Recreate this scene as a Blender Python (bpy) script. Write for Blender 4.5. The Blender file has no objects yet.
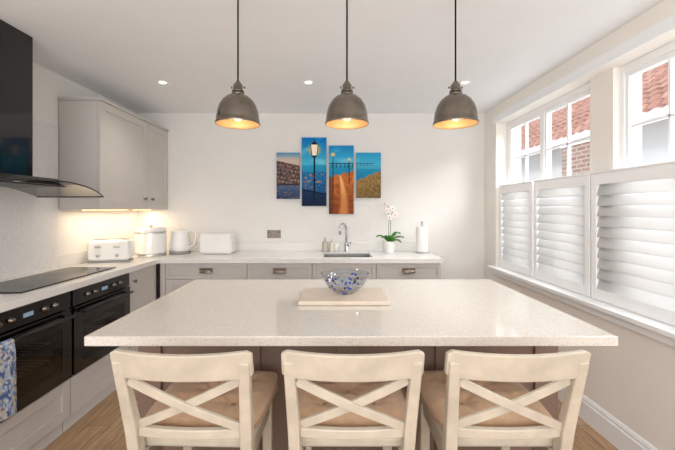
import bpy, bmesh, math, random
from mathutils import Vector, Matrix, noise
random.seed(4)
S = bpy.context.scene
S.view_settings.view_transform = 'Standard'
S.view_settings.exposure = 0.12

# ---------------------------------------------------------------- materials
def lin(c):
    c = c/255.0
    return c/12.92 if c <= 0.04045 else ((c+0.055)/1.055)**2.4
def L(rgb): return (lin(rgb[0]), lin(rgb[1]), lin(rgb[2]), 1.0)

def newmat(name):
    m = bpy.data.materials.new(name); m.use_nodes = True
    nt = m.node_tree; b = nt.nodes['Principled BSDF']
    return m, nt, b

def P(name, rgb, rough=0.5, metal=0.0, var=0.04, vs=6.0, bump=0.0, bs=60.0, coat=0.0, spec=0.5, emis=None, es=0.0, trans=0.0, stretch=None, sheen=0.0, translucent=0.0):
    m, nt, b = newmat(name)
    tc = nt.nodes.new('ShaderNodeTexCoord')
    src = tc.outputs['Object']
    if stretch:
        mp = nt.nodes.new('ShaderNodeMapping'); mp.inputs['Scale'].default_value = stretch
        nt.links.new(src, mp.inputs['Vector']); src = mp.outputs['Vector']
    n = nt.nodes.new('ShaderNodeTexNoise'); n.inputs['Scale'].default_value = vs
    n.inputs['Detail'].default_value = 4
    nt.links.new(src, n.inputs['Vector'])
    r = nt.nodes.new('ShaderNodeValToRGB')
    c = L(rgb)
    r.color_ramp.elements[0].position = 0.3; r.color_ramp.elements[1].position = 0.7
    r.color_ramp.elements[0].color = tuple(max(0, x*(1-var)) for x in c[:3])+(1,)
    r.color_ramp.elements[1].color = tuple(min(1, x*(1+var)) for x in c[:3])+(1,)
    nt.links.new(n.outputs['Fac'], r.inputs['Fac'])
    nt.links.new(r.outputs['Color'], b.inputs['Base Color'])
    b.inputs['Roughness'].default_value = rough
    b.inputs['Metallic'].default_value = metal
    b.inputs['Coat Weight'].default_value = coat
    b.inputs['Specular IOR Level'].default_value = spec
    b.inputs['Transmission Weight'].default_value = trans
    b.inputs['Sheen Weight'].default_value = sheen
    if emis:
        b.inputs['Emission Color'].default_value = L(emis); b.inputs['Emission Strength'].default_value = es
    if bump > 0:
        n2 = nt.nodes.new('ShaderNodeTexNoise'); n2.inputs['Scale'].default_value = bs; n2.inputs['Detail'].default_value = 5
        nt.links.new(src, n2.inputs['Vector'])
        bp = nt.nodes.new('ShaderNodeBump'); bp.inputs['Strength'].default_value = bump; bp.inputs['Distance'].default_value = 0.01
        nt.links.new(n2.outputs['Fac'], bp.inputs['Height']); nt.links.new(bp.outputs['Normal'], b.inputs['Normal'])
    if translucent > 0:
        out = [x for x in nt.nodes if x.type == 'OUTPUT_MATERIAL'][0]
        tl = nt.nodes.new('ShaderNodeBsdfTranslucent'); nt.links.new(r.outputs['Color'], tl.inputs['Color'])
        mx = nt.nodes.new('ShaderNodeMixShader'); mx.inputs['Fac'].default_value = translucent
        nt.links.new(b.outputs[0], mx.inputs[1]); nt.links.new(tl.outputs[0], mx.inputs[2]); nt.links.new(mx.outputs[0], out.inputs['Surface'])
    return m

def quartz(name, base, speck, speck2, rough=0.2, scale=130):
    m, nt, b = newmat(name)
    tc = nt.nodes.new('ShaderNodeTexCoord')
    def noisef(s, lo, hi):
        n = nt.nodes.new('ShaderNodeTexNoise'); n.inputs['Scale'].default_value = s; n.inputs['Detail'].default_value = 2
        nt.links.new(tc.outputs['Object'], n.inputs['Vector'])
        r = nt.nodes.new('ShaderNodeValToRGB')
        r.color_ramp.elements[0].position = lo; r.color_ramp.elements[1].position = hi
        nt.links.new(n.outputs['Fac'], r.inputs['Fac'])
        return r.outputs['Color']
    m1 = nt.nodes.new('ShaderNodeMix'); m1.data_type = 'RGBA'
    m1.inputs['A'].default_value = L(base); m1.inputs['B'].default_value = L(speck)
    nt.links.new(noisef(scale, 0.56, 0.66), m1.inputs['Factor'])
    m2 = nt.nodes.new('ShaderNodeMix'); m2.data_type = 'RGBA'
    nt.links.new(m1.outputs['Result'], m2.inputs['A']); m2.inputs['B'].default_value = L(speck2)
    nt.links.new(noisef(scale*1.7, 0.62, 0.68), m2.inputs['Factor'])
    nt.links.new(m2.outputs['Result'], b.inputs['Base Color'])
    b.inputs['Roughness'].default_value = rough
    return m

def planks(name):
    m, nt, b = newmat(name)
    tc = nt.nodes.new('ShaderNodeTexCoord')
    mp = nt.nodes.new('ShaderNodeMapping'); mp.inputs['Rotation'].default_value = (0, 0, math.radians(90))
    nt.links.new(tc.outputs['Object'], mp.inputs['Vector'])
    br = nt.nodes.new('ShaderNodeTexBrick')
    br.inputs['Scale'].default_value = 1.0; br.inputs['Brick Width'].default_value = 1.1; br.inputs['Row Height'].default_value = 0.14
    br.inputs['Mortar Size'].default_value = 0.0015; br.inputs['Color1'].default_value = L((200, 168, 134)); br.inputs['Color2'].default_value = L((174, 140, 106))
    br.inputs['Mortar'].default_value = L((90, 64, 44)); br.offset = 0.37
    nt.links.new(mp.outputs['Vector'], br.inputs['Vector'])
    mp2 = nt.nodes.new('ShaderNodeMapping'); mp2.inputs['Scale'].default_value = (16, 1.3, 1)
    nt.links.new(tc.outputs['Object'], mp2.inputs['Vector'])
    n = nt.nodes.new('ShaderNodeTexNoise'); n.inputs['Scale'].default_value = 4; n.inputs['Detail'].default_value = 8; n.inputs['Distortion'].default_value = 0.6
    nt.links.new(mp2.outputs['Vector'], n.inputs['Vector'])
    r = nt.nodes.new('ShaderNodeValToRGB')
    r.color_ramp.elements[0].position = 0.32; r.color_ramp.elements[0].color = (0.55, 0.5, 0.45, 1)
    r.color_ramp.elements[1].position = 0.62; r.color_ramp.elements[1].color = (1.05, 1.03, 1, 1)
    nt.links.new(n.outputs['Fac'], r.inputs['Fac'])
    mx = nt.nodes.new('ShaderNodeMix'); mx.data_type = 'RGBA'; mx.blend_type = 'MULTIPLY'; mx.inputs['Factor'].default_value = 0.8
    nt.links.new(br.outputs['Color'], mx.inputs['A']); nt.links.new(r.outputs['Color'], mx.inputs['B'])
    nt.links.new(mx.outputs['Result'], b.inputs['Base Color'])
    b.inputs['Roughness'].default_value = 0.38
    return m

def brickmat(name, c1, c2, mort, bw, rh, ms=0.012):
    m, nt, b = newmat(name)
    tc = nt.nodes.new('ShaderNodeTexCoord')
    sp = nt.nodes.new('ShaderNodeSeparateXYZ'); nt.links.new(tc.outputs['Object'], sp.inputs[0])
    ad = nt.nodes.new('ShaderNodeMath'); nt.links.new(sp.outputs['X'], ad.inputs[0]); nt.links.new(sp.outputs['Y'], ad.inputs[1])
    cb = nt.nodes.new('ShaderNodeCombineXYZ'); nt.links.new(ad.outputs[0], cb.inputs['X']); nt.links.new(sp.outputs['Z'], cb.inputs['Y'])
    br = nt.nodes.new('ShaderNodeTexBrick'); br.inputs['Scale'].default_value = 1
    br.inputs['Brick Width'].default_value = bw; br.inputs['Row Height'].default_value = rh; br.inputs['Mortar Size'].default_value = ms
    br.inputs['Color1'].default_value = L(c1); br.inputs['Color2'].default_value = L(c2); br.inputs['Mortar'].default_value = L(mort)
    nt.links.new(cb.outputs[0], br.inputs['Vector'])
    nt.links.new(br.outputs['Color'], b.inputs['Base Color']); b.inputs['Roughness'].default_value = 0.85
    return m

def tilemat(name):
    m, nt, b = newmat(name)
    tc = nt.nodes.new('ShaderNodeTexCoord')
    sp = nt.nodes.new('ShaderNodeSeparateXYZ'); nt.links.new(tc.outputs['Object'], sp.inputs[0])
    cb = nt.nodes.new('ShaderNodeCombineXYZ'); nt.links.new(sp.outputs['Y'], cb.inputs['X']); nt.links.new(sp.outputs['X'], cb.inputs['Y'])
    br = nt.nodes.new('ShaderNodeTexBrick'); br.inputs['Scale'].default_value = 1; br.offset = 0
    br.inputs['Brick Width'].default_value = 0.22; br.inputs['Row Height'].default_value = 0.19; br.inputs['Mortar Size'].default_value = 0.018
    br.inputs['Color1'].default_value = L((196, 148, 132)); br.inputs['Color2'].default_value = L((174, 120, 104)); br.inputs['Mortar'].default_value = L((134, 94, 84))
    nt.links.new(cb.outputs[0], br.inputs['Vector'])
    nt.links.new(br.outputs['Color'], b.inputs['Base Color']); b.inputs['Roughness'].default_value = 0.8
    return m

def fresnel2(nt, ior):
    g = nt.nodes.new('ShaderNodeNewGeometry')
    a = nt.nodes.new('ShaderNodeMath'); a.operation = 'MULTIPLY_ADD'; a.inputs[1].default_value = 1/ior-ior; a.inputs[2].default_value = ior
    nt.links.new(g.outputs['Backfacing'], a.inputs[0])
    fr = nt.nodes.new('ShaderNodeFresnel'); nt.links.new(a.outputs[0], fr.inputs['IOR'])
    return fr.outputs['Fac']
def glassmat(name, tint=(1, 1, 1), k=0.8, add=0.0, rough=0.02, ior=1.45):
    m = bpy.data.materials.new(name); m.use_nodes = True
    nt = m.node_tree; nt.nodes.clear()
    o = nt.nodes.new('ShaderNodeOutputMaterial')
    t = nt.nodes.new('ShaderNodeBsdfTransparent'); t.inputs['Color'].default_value = tint+(1,)
    g = nt.nodes.new('ShaderNodeBsdfGlossy'); g.inputs['Roughness'].default_value = rough
    mth = nt.nodes.new('ShaderNodeMath'); mth.operation = 'MULTIPLY_ADD'; mth.inputs[1].default_value = k; mth.inputs[2].default_value = add
    nt.links.new(fresnel2(nt, ior), mth.inputs[0])
    mx = nt.nodes.new('ShaderNodeMixShader')
    nt.links.new(mth.outputs[0], mx.inputs['Fac']); nt.links.new(t.outputs[0], mx.inputs[1]); nt.links.new(g.outputs[0], mx.inputs[2])
    nt.links.new(mx.outputs[0], o.inputs['Surface'])
    return m

def attrmat(name, rough=0.6):
    m, nt, b = newmat(name)
    a = nt.nodes.new('ShaderNodeVertexColor'); a.layer_name = 'Col'
    nt.links.new(a.outputs['Color'], b.inputs['Base Color']); b.inputs['Roughness'].default_value = rough
    b.inputs['Specular IOR Level'].default_value = 0.2
    n = nt.nodes.new('ShaderNodeTexNoise'); n.inputs['Scale'].default_value = 500
    bp = nt.nodes.new('ShaderNodeBump'); bp.inputs['Strength'].default_value = 0.1; bp.inputs['Distance'].default_value = 0.001
    nt.links.new(n.outputs['Fac'], bp.inputs['Height']); nt.links.new(bp.outputs['Normal'], b.inputs['Normal'])
    return m

def bowlglass(name):
    m, nt, b = newmat(name)
    tc = nt.nodes.new('ShaderNodeTexCoord')
    v = nt.nodes.new('ShaderNodeTexVoronoi'); v.inputs['Scale'].default_value = 85
    nt.links.new(tc.outputs['Object'], v.inputs['Vector'])
    sep = nt.nodes.new('ShaderNodeSeparateColor'); nt.links.new(v.outputs['Color'], sep.inputs['Color'])
    r = nt.nodes.new('ShaderNodeValToRGB'); r.color_ramp.interpolation = 'CONSTANT'
    e = r.color_ramp.elements
    e[0].position = 0; e[0].color = L((36, 60, 150)); e[1].position = 0.45; e[1].color = L((232, 236, 242))
    for p, c in ((0.55, (60, 58, 66)), (0.72, (50, 84, 180))):
        k = e.new(p); k.color = L(c)
    nt.links.new(sep.outputs['Red'], r.inputs['Fac'])
    nt.links.new(r.outputs['Color'], b.inputs['Base Color'])
    gt = nt.nodes.new('ShaderNodeMath'); gt.operation = 'GREATER_THAN'; gt.inputs[1].default_value = 0.94
    nt.links.new(sep.outputs['Green'], gt.inputs[0])
    b.inputs['Roughness'].default_value = 0.05
    out = [x for x in nt.nodes if x.type == 'OUTPUT_MATERIAL'][0]
    t = nt.nodes.new('ShaderNodeBsdfTransparent'); t.inputs['Color'].default_value = (0.86, 0.88, 0.90, 1)
    g = nt.nodes.new('ShaderNodeBsdfGlossy'); g.inputs['Roughness'].default_value = 0.03
    mg = nt.nodes.new('ShaderNodeMixShader'); nt.links.new(fresnel2(nt, 1.6), mg.inputs['Fac'])
    nt.links.new(t.outputs[0], mg.inputs[1]); nt.links.new(g.outputs[0], mg.inputs[2])
    mx = nt.nodes.new('ShaderNodeMixShader')
    nt.links.new(gt.outputs[0], mx.inputs['Fac']); nt.links.new(mg.outputs[0], mx.inputs[1]); nt.links.new(b.outputs[0], mx.inputs[2])
    nt.links.new(mx.outputs[0], out.inputs['Surface'])
    return m

M = dict(
    wall=P('wall_paint', (234, 231, 226), 0.9, bump=0.05, bs=200, var=0.01),
    wallr=P('wall_paint_cream', (244, 238, 230), 0.9, bump=0.05, bs=200, var=0.01),
    ceil=P('ceiling_paint', (244, 245, 247), 0.95, var=0.01),
    trim=P('trim_gloss_white', (246, 246, 246), 0.4, var=0.01),
    floor=planks('oak_floor'),
    cab=P('greige_cabinet_paint', (200, 194, 188), 0.45, var=0.015),
    cabin=P('cabinet_carcass', (170, 162, 155), 0.6, var=0.02),
    plinth=P('plinth_paint', (214, 210, 204), 0.5, var=0.02),
    top=quartz('white_quartz', (234, 232, 228), (224, 219, 213), (204, 198, 190), 0.2, 190),
    isl=quartz('island_quartz', (213, 206, 196), (199, 190, 178), (174, 162, 148), 0.09, 160),
    splash=quartz('splashback_quartz', (230, 228, 226), (216, 213, 210), (198, 195, 191), 0.3, 110),
    islb=P('taupe_island_paint', (122, 99, 86), 0.5, var=0.02),
    black=P('black_gloss', (9, 9, 10), 0.12, var=0.0, coat=0.3),
    blackm=P('black_satin', (20, 19, 20), 0.35, var=0.05),
    cavity=P('oven_enamel', (70, 64, 60), 0.4, var=0.1),
    hobg=P('hob_glass', (10, 10, 11), 0.06, var=0.0, spec=0.15),
    ovg=glassmat('oven_window_glass', (0.62, 0.58, 0.55), 1.0, 0.01),
    steel=P('brushed_steel', (190, 188, 185), 0.28, 1.0, var=0.08, vs=30, stretch=(1, 1, 12)),
    dsteel=P('dark_brushed_metal', (120, 110, 100), 0.35, 1.0, var=0.08, vs=30, stretch=(1, 1, 12)),
    chrome=P('polished_chrome', (205, 205, 208), 0.1, 1.0, var=0.01),
    pewter=P('aged_pewter', (128, 120, 110), 0.22, 1.0, var=0.18, vs=18),
    pewin=P('shade_lining', (200, 168, 124), 0.5, 0.3, var=0.1),
    brass=P('antique_pewter_handle', (134, 122, 110), 0.3, 1.0, var=0.1),
    cord=P('black_cord', (4, 4, 4), 0.9, spec=0.0),
    bulb=P('warm_bulb', (255, 226, 186), 0.4, emis=(255, 208, 150), es=2.0),
    chair=P('cream_chair_paint', (188, 176, 158), 0.42, var=0.11, vs=16),
    cush=P('linen_cushion', (182, 148, 116), 0.9, var=0.08, vs=30, bump=0.25, bs=400, sheen=0.2),
    pipe=P('cushion_piping', (150, 118, 90), 0.9),
    white=P('white_plastic', (238, 237, 235), 0.3, var=0.01),
    whiteg=P('white_enamel', (240, 239, 236), 0.15, var=0.01, coat=0.3),
    greyp=P('grey_plastic', (150, 148, 146), 0.4),
    cer=P('white_ceramic', (240, 238, 234), 0.2, var=0.02),
    paper=P('tissue_paper', (246, 244, 240), 0.95, bump=0.2, bs=150),
    leaf=P('orchid_leaf', (62, 130, 36), 0.4, var=0.25, vs=20),
    stem=P('orchid_stem', (110, 130, 60), 0.5),
    petal=P('orchid_petal', (246, 238, 234), 0.6, var=0.03, sheen=0.2),
    lip=P('orchid_centre', (215, 170, 90), 0.6, var=0.2),
    soap=P('soap_liquid', (225, 215, 195), 0.15, var=0.02, coat=0.5),
    amber=P('amber_bottle', (186, 180, 166), 0.12, var=0.05, coat=0.5),
    board=P('pale_marble_board', (210, 194, 176), 0.3, var=0.07, vs=14),
    bowl=bowlglass('speckled_bowl_glass'),
    pane=glassmat('window_glass', (0.97, 0.98, 0.98), 0.6),
    tint=glassmat('smoked_glass', (0.22, 0.21, 0.20), 1.0, 0.02),
    shut=P('shutter_paint', (250, 250, 250), 0.45, var=0.005),
    louv=P('louver_paint', (250, 250, 250), 0.45, var=0.005, translucent=0.28),
    lamp=P('downlight_lens', (255, 250, 240), 0.4, emis=(255, 240, 215), es=4),
    strip=P('led_strip', (255, 235, 200), 0.4, emis=(255, 205, 140), es=2),
    art=attrmat('canvas_print_paint', 0.7), cloth=attrmat('towel_cloth', 0.95),
    cside=P('canvas_edge', (70, 90, 110), 0.8),
    render=P('white_render_wall', (208, 208, 210), 0.9, var=0.03, vs=2),
    brick=brickmat('red_brick', (168, 132, 120), (146, 110, 98), (184, 174, 166), 0.225, 0.075),
    tile=tilemat('clay_roof_tile'),
    ground=P('paving', (170, 168, 164), 0.9, var=0.15, vs=3),
    disp=P('oven_display', (30, 34, 40), 0.2, emis=(200, 225, 255), es=0.3),
    mark=P('hob_marking', (70, 70, 72), 0.3),
)

# ---------------------------------------------------------------- mesh builder
class MB:
    def __init__(s): s.bm = bmesh.new()
    def box(s, x0, x1, y0, y1, z0, z1, mi=0):
        v = [s.bm.verts.new((x, y, z)) for x in (x0, x1) for y in (y0, y1) for z in (z0, z1)]
        for f in ((0, 1, 3, 2), (4, 6, 7, 5), (0, 4, 5, 1), (2, 3, 7, 6), (0, 2, 6, 4), (1, 5, 7, 3)):
            fc = s.bm.faces.new([v[i] for i in f]); fc.material_index = mi
        return v
    def quadbox(s, bot, top, mi=0):
        v = [s.bm.verts.new(p) for p in bot+top]
        for f in ((3, 2, 1, 0), (4, 5, 6, 7), (0, 1, 5, 4), (1, 2, 6, 5), (2, 3, 7, 6), (3, 0, 4, 7)):
            fc = s.bm.faces.new([v[i] for i in f]); fc.material_index = mi
    def lathe(s, prof, c=(0, 0, 0), seg=40, mi=0, sx=1, sy=1, smooth=True):
        rings = []
        for r, z in prof:
            if r < 1e-6: rings.append([s.bm.verts.new((c[0], c[1], c[2]+z))])
            else: rings.append([s.bm.verts.new((c[0]+sx*r*math.cos(2*math.pi*i/seg), c[1]+sy*r*math.sin(2*math.pi*i/seg), c[2]+z)) for i in range(seg)])
        for a, b in zip(rings[:-1], rings[1:]):
            for i in range(seg):
                j = (i+1) % seg
                if len(a) == 1 and len(b) == 1: continue
                if len(a) == 1: vs = [a[0], b[j], b[i]]
                elif len(b) == 1: vs = [a[i], a[j], b[0]]
                else: vs = [a[i], a[j], b[j], b[i]]
                f = s.bm.faces.new(vs); f.smooth = smooth; f.material_index = mi
    def cyl(s, p0, p1, r, seg=20, mi=0, r2=None):
        s.tube([p0, p1], r, seg, mi, r2=r2)
    def tube(s, pts, r, seg=12, mi=0, caps=True, closed=False, r2=None):
        pts = [Vector(p) for p in pts]; n = len(pts); rings = []
        up = None
        for i, p in enumerate(pts):
            if closed: t = pts[(i+1) % n]-pts[i-1]
            else: t = pts[min(i+1, n-1)]-pts[max(i-1, 0)]
            t.normalize()
            if up is None:
                up = Vector((0, 0, 1)) if abs(t.z) < 0.9 else Vector((1, 0, 0))
            up = (up-t*up.dot(t)); up.normalize(); w = t.cross(up)
            rr = r if r2 is None else r+(r2-r)*i/(n-1)
            rings.append([s.bm.verts.new(p+up*rr*math.cos(2*math.pi*k/seg)+w*rr*math.sin(2*math.pi*k/seg)) for k in range(seg)])
        m = n if closed else n-1
        for i in range(m):
            a, b = rings[i], rings[(i+1) % n]
            for k in range(seg):
                f = s.bm.faces.new([a[k], b[k], b[(k+1) % seg], a[(k+1) % seg]]); f.smooth = True; f.material_index = mi
        if caps and not closed:
            for q in (rings[0], rings[-1][::-1]):
                f = s.bm.faces.new(q); f.material_index = mi
    def bar(s, pts, w, d, wdir=(1, 0, 0), mi=0):
        pts = [Vector(p) for p in pts]; n = len(pts); rings = []
        for i, p in enumerate(pts):
            t = (pts[min(i+1, n-1)]-pts[max(i-1, 0)]).normalized()
            a = Vector(wdir); a = (a-t*a.dot(t)).normalized(); b = t.cross(a)
            ww = (w[i] if isinstance(w, (list, tuple)) else w)/2; dd = (d[i] if isinstance(d, (list, tuple)) else d)/2
            rings.append([s.bm.verts.new(p+a*ww*x+b*dd*y) for x, y in ((-1, -1), (1, -1), (1, 1), (-1, 1))])
        for q, r in zip(rings[:-1], rings[1:]):
            for k in range(4):
                f = s.bm.faces.new([q[k], r[k], r[(k+1) % 4], q[(k+1) % 4]]); f.material_index = mi
        s.bm.faces.new(rings[0]).material_index = mi; s.bm.faces.new(rings[-1][::-1]).material_index = mi
    def grid(s, nu, nv, fn, mi=0, smooth=True):
        g = [[s.bm.verts.new(fn(i/nu, j/nv)) for j in range(nv+1)] for i in range(nu+1)]
        for i in range(nu):
            for j in range(nv):
                f = s.bm.faces.new([g[i][j], g[i+1][j], g[i+1][j+1], g[i][j+1]]); f.smooth = smooth; f.material_index = mi
        return g
    def done(s, name, mats, parent=None, loc=(0, 0, 0), rot=0.0, bevel=0.0, segs=2, subsurf=0, solid=0, recalc=True, label=None, cat=None, kind=None, group=None, xf=None):
        if xf is not None: bmesh.ops.transform(s.bm, matrix=xf, verts=s.bm.verts)
        if recalc: bmesh.ops.recalc_face_normals(s.bm, faces=s.bm.faces)
        me = bpy.data.meshes.new(name); s.bm.to_mesh(me); s.bm.free()
        o = bpy.data.objects.new(name, me); S.collection.objects.link(o)
        if not isinstance(mats, (list, tuple)): mats = [mats]
        for m in mats: me.materials.append(m)
        o.location = loc; o.rotation_euler[2] = rot
        if parent: o.parent = parent
        if solid:
            md = o.modifiers.new('solid', 'SOLIDIFY'); md.thickness = solid; md.offset = 0
        if bevel:
            md = o.modifiers.new('bevel', 'BEVEL'); md.width = bevel; md.segments = segs; md.limit_method = 'ANGLE'; md.angle_limit = math.radians(40)
        if subsurf:
            md = o.modifiers.new('sub', 'SUBSURF'); md.levels = subsurf; md.render_levels = subsurf
        tag(o, label, cat, kind, group)
        return o

def tag(o, label=None, cat=None, kind=None, group=None):
    if label: o['label'] = label
    if cat: o['category'] = cat
    if kind: o['kind'] = kind
    if group: o['group'] = group

def empty(name, loc, label, cat, rot=0.0, group=None, kind=None):
    e = bpy.data.objects.new(name, None); S.collection.objects.link(e); e.empty_display_size = 0.1
    e.location = loc; e.rotation_euler[2] = rot; tag(e, label, cat, kind, group)
    return e

def copy_tree(o, parent=None):
    c = o.copy(); S.collection.objects.link(c)
    if parent: c.parent = parent
    for ch in list(o.children): copy_tree(ch, c)
    return c

def simple(name, mat, boxes, **kw):
    b = MB()
    for bx in boxes: b.box(*bx)
    return b.done(name, mat, **kw)

H = 1.36; XL = -2.10; XR = 1.63; YB = 3.77; ZC = 2.39; YF = -1.6
# ---------------------------------------------------------------- room shell
simple('floor', M['floor'], [(XL-.1, XR+.25, YF, YB+.1, -.1, 0)], label='light oak plank floor of the kitchen', cat='floor', kind='structure')
simple('ceiling', M['ceil'], [(XL-.1, XR+.25, YF, YB+.1, ZC, ZC+.1)], label='plain white plastered ceiling', cat='ceiling', kind='structure')
simple('wall_back', M['wall'], [(XL-.1, XR+.25, YB, YB+.1, 0, ZC)], label='cream painted end wall behind the sink run', cat='wall', kind='structure')
simple('wall_left', M['wall'], [(XL-.1, XL, YF, YB, 0, ZC)], label='off-white painted wall behind the cooker', cat='wall', kind='structure')
ZS, ZT = .76, 2.22
Y1, Y2, PY0, PY1 = .95, 3.50, 2.13, 2.32
simple('wall_right', M['wallr'], [(XR, XR+.25, YF, YB, 0, ZS), (XR, XR+.25, YF, YB, ZT, ZC), (XR, XR+.25, YF, Y1, ZS, ZT),
       (XR, XR+.25, Y2, YB, ZS, ZT), (XR+.075, XR+.25, PY0, PY1, ZS, ZT)],
       label='cream painted wall with two window openings', cat='wall', kind='structure')
def profile_strip(name, prof, y0, y1, mat, **kw):
    b = MB(); n = len(prof)
    a = [b.bm.verts.new((x, y0, z)) for x, z in prof]; c = [b.bm.verts.new((x, y1, z)) for x, z in prof]
    for i in range(n):
        j = (i+1) % n; b.bm.faces.new([a[i], a[j], c[j], c[i]])
    b.bm.faces.new(a); b.bm.faces.new(c[::-1])
    return b.done(name, mat, **kw)
xb = XR
profile_strip('baseboard_right', [(xb, 0), (xb-.018, 0), (xb-.018, .115), (xb-.012, .125), (xb-.014, .135), (xb-.006, .15), (xb, .155)], YF, YB-.001, M['trim'],
              label='white moulded skirting board under the windows', cat='baseboard', kind='structure')
simple('baseboard_back', M['trim'], [(1.02, XR-.019, YB-.018, YB, 0, .13), (1.02, XR-.019, YB-.01, YB, .13, .155)], bevel=.002, label='white skirting board on the end wall', cat='baseboard', kind='structure')
simple('trim_1', M['trim'], [(XR-.065, XR+.13, Y1-.05, Y2+.06, ZS, ZS+.028), (XR-.03, XR-.001, Y1-.03, Y2+.04, ZS-.05, ZS)], bevel=.004,
       label='white painted window board below the shutters', cat='window sill', kind='structure')
simple('trim_2', M['trim'], [(XR-.012, XR-.0005, Y1-.05, Y2+.05, ZT, ZT+.07)], bevel=.002, label='flat white architrave above the windows', cat='window trim', kind='structure')

# windows
def window(name, y0, y1, nm, label):
    e = empty(name, (XR+.13, y0, ZS+.028), label, 'window', kind='structure')
    w = y1-y0; h = ZT-ZS-.028; b = MB(); x0, x1 = -.02, .04; fw = .036; mw = .02; sw = .026
    b.box(x0, x1, 0, fw, 0, h); b.box(x0, x1, w-fw, w, 0, h)
    b.box(x0, x1, fw, w-fw, 0, .05); b.box(x0, x1, fw, w-fw, h-.045, h)
    for k in range(1, nm):
        yc = w*k/nm; b.box(x0, x1, yc-mw, yc+mw, .05, h-.045)
    b.done('window_frame', M['trim'], e, bevel=.003)
    b = MB()
    for k in range(nm):
        a = w*k/nm+(fw if k == 0 else mw); c = w*(k+1)/nm-(fw if k == nm-1 else mw)
        for (p, q, r, t) in ((a, a+sw, .05, h-.045), (c-sw, c, .05, h-.045), (a+sw, c-sw, .05, .08), (a+sw, c-sw, h-.075, h-.045)):
            b.box(-.012, .03, p, q, r, t)
        ym = (a+c)/2; b.box(-.004, .020, ym-.008, ym+.008, .08, h-.075)
        for zz in (.30, .64, 1.06): b.box(-.004, .020, a+sw, c-sw, zz-.008, zz+.008)
    b.done('window_sash', M['trim'], e, bevel=.002)
    b = MB(); b.box(.004, .008, fw, w-fw, .05, h-.045); b.done('window_pane', M['pane'], e)
    return e
window('window_1', PY1, Y2, 2, 'white casement window with glazing bars near the sink')
window('window_2', Y1, PY0, 2, 'white casement window with glazing bars beside the island')

# shutters
def shutter(y0, y1, label):
    h = 1.585-(ZS+.028)-.004; w = y1-y0
    e = empty('window_shutter', (XR+.028, y0, ZS+.030), label, 'shutter', group='plantation shutters')
    b = MB(); d = .028; sw = .045
    b.box(0, d, 0, sw, 0, h); b.box(0, d, w-sw, w, 0, h); b.box(0, d, sw, w-sw, 0, .07); b.box(0, d, sw, w-sw, h-.07, h)
    b.box(-.006, d+.004, 0, w, h, h+.012)
    b.done('shutter_frame', M['shut'], e, bevel=.003)
    b = MB(); n = 10; hh = h-.14
    for i in range(n):
        zc = .07+hh*(i+.5)/n; ang = math.radians(73)
        pts = []
        for k in range(16):
            t = 2*math.pi*k/16; u = math.cos(t)*.0365; v = math.sin(t)*.0055
            pts.append((d/2+.002+u*math.cos(ang)-v*math.sin(ang), zc+u*math.sin(ang)+v*math.cos(ang)))
        A = [b.bm.verts.new((p[0], sw, p[1])) for p in pts]; B = [b.bm.verts.new((p[0], w-sw, p[1])) for p in pts]
        for k in range(16):
            f = b.bm.faces.new([A[k], A[(k+1) % 16], B[(k+1) % 16], B[k]]); f.smooth = True
        b.bm.faces.new(A); b.bm.faces.new(B[::-1])
    b.done('shutter_louvers', M['louv'], e)
    return e
for (a, c) in ((2.91, 3.49), (2.265, 2.895), (1.62, 2.25), (.97, 1.605)):
    shutter(a, c, 'white louvred half-height window shutter panel')

# ---------------------------------------------------------------- outside
simple('ground', M['ground'], [(1.9, 14, -6, 22, -.3, -.1)], label='grey paved yard outside the windows', cat='ground', kind='structure')
e = empty('neighbouring_house', (4.6, 0, -.1), 'white rendered house with red clay tile roof outside', 'house')
simple('house_wall', M['render'], [(0, 4, -3, 16, 0, 2.85)], parent=e)
b = MB()
y0, y1 = -3.2, 16.2
def rooffn(u, v):
    y = y0+(y1-y0)*u
    return (-.25+2.6*v, y, 2.76+2.05*v+.035*abs(math.sin(y*math.pi/.22))+.03*(1-(v*12) % 1))
b.grid(530, 48, rooffn, smooth=False)
b.done('house_roof', M['tile'], e, recalc=False)
simple('roof_gutter', M['trim'], [(-.33, -.2, -3.2, 16.2, 2.68, 2.76)], parent=e)
e2 = empty('brick_outbuilding', (4.32, 5.75, -.1), 'low red brick lean-to against the white rendered house', 'house')
simple('brick_wall', M['brick'], [(0, .26, 0, .85, 0, 2.60)], parent=e2)
simple('coping', M['trim'], [(-.02, .27, -.02, .87, 2.60, 2.64)], parent=e2)

# ---------------------------------------------------------------- handles & doors
def cup_mesh(w=.115, h=.034, p=.028):
    b = MB()
    def fn(u, v):
        a = math.pi*u; c = math.pi/2*v; r = math.sin(a)**0.6 if math.sin(a) > 0 else 0
        return (-w/2*math.cos(a), -p*r*math.sin(c)-.001, h*r*math.cos(c)-h*.3)
    b.grid(18, 8, fn)
    b.box(-w/2-.003, w/2+.003, -.003, 0, h*.55, h*.8)
    return b
def shaker(b, x0, x1, z0, z1, s=.062, y0=0, t=.02):
    if z1-z0 < .2: s = .035
    b.box(x0, x0+s, y0, y0+t, z0, z1); b.box(x1-s, x1, y0, y0+t, z0, z1)
    b.box(x0+s, x1-s, y0, y0+t, z0, z0+s); b.box(x0+s, x1-s, y0, y0+t, z1-s, z1)
    b.box(x0+s, x1-s, y0+.008, y0+t, z0+s, z1-s)

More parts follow.
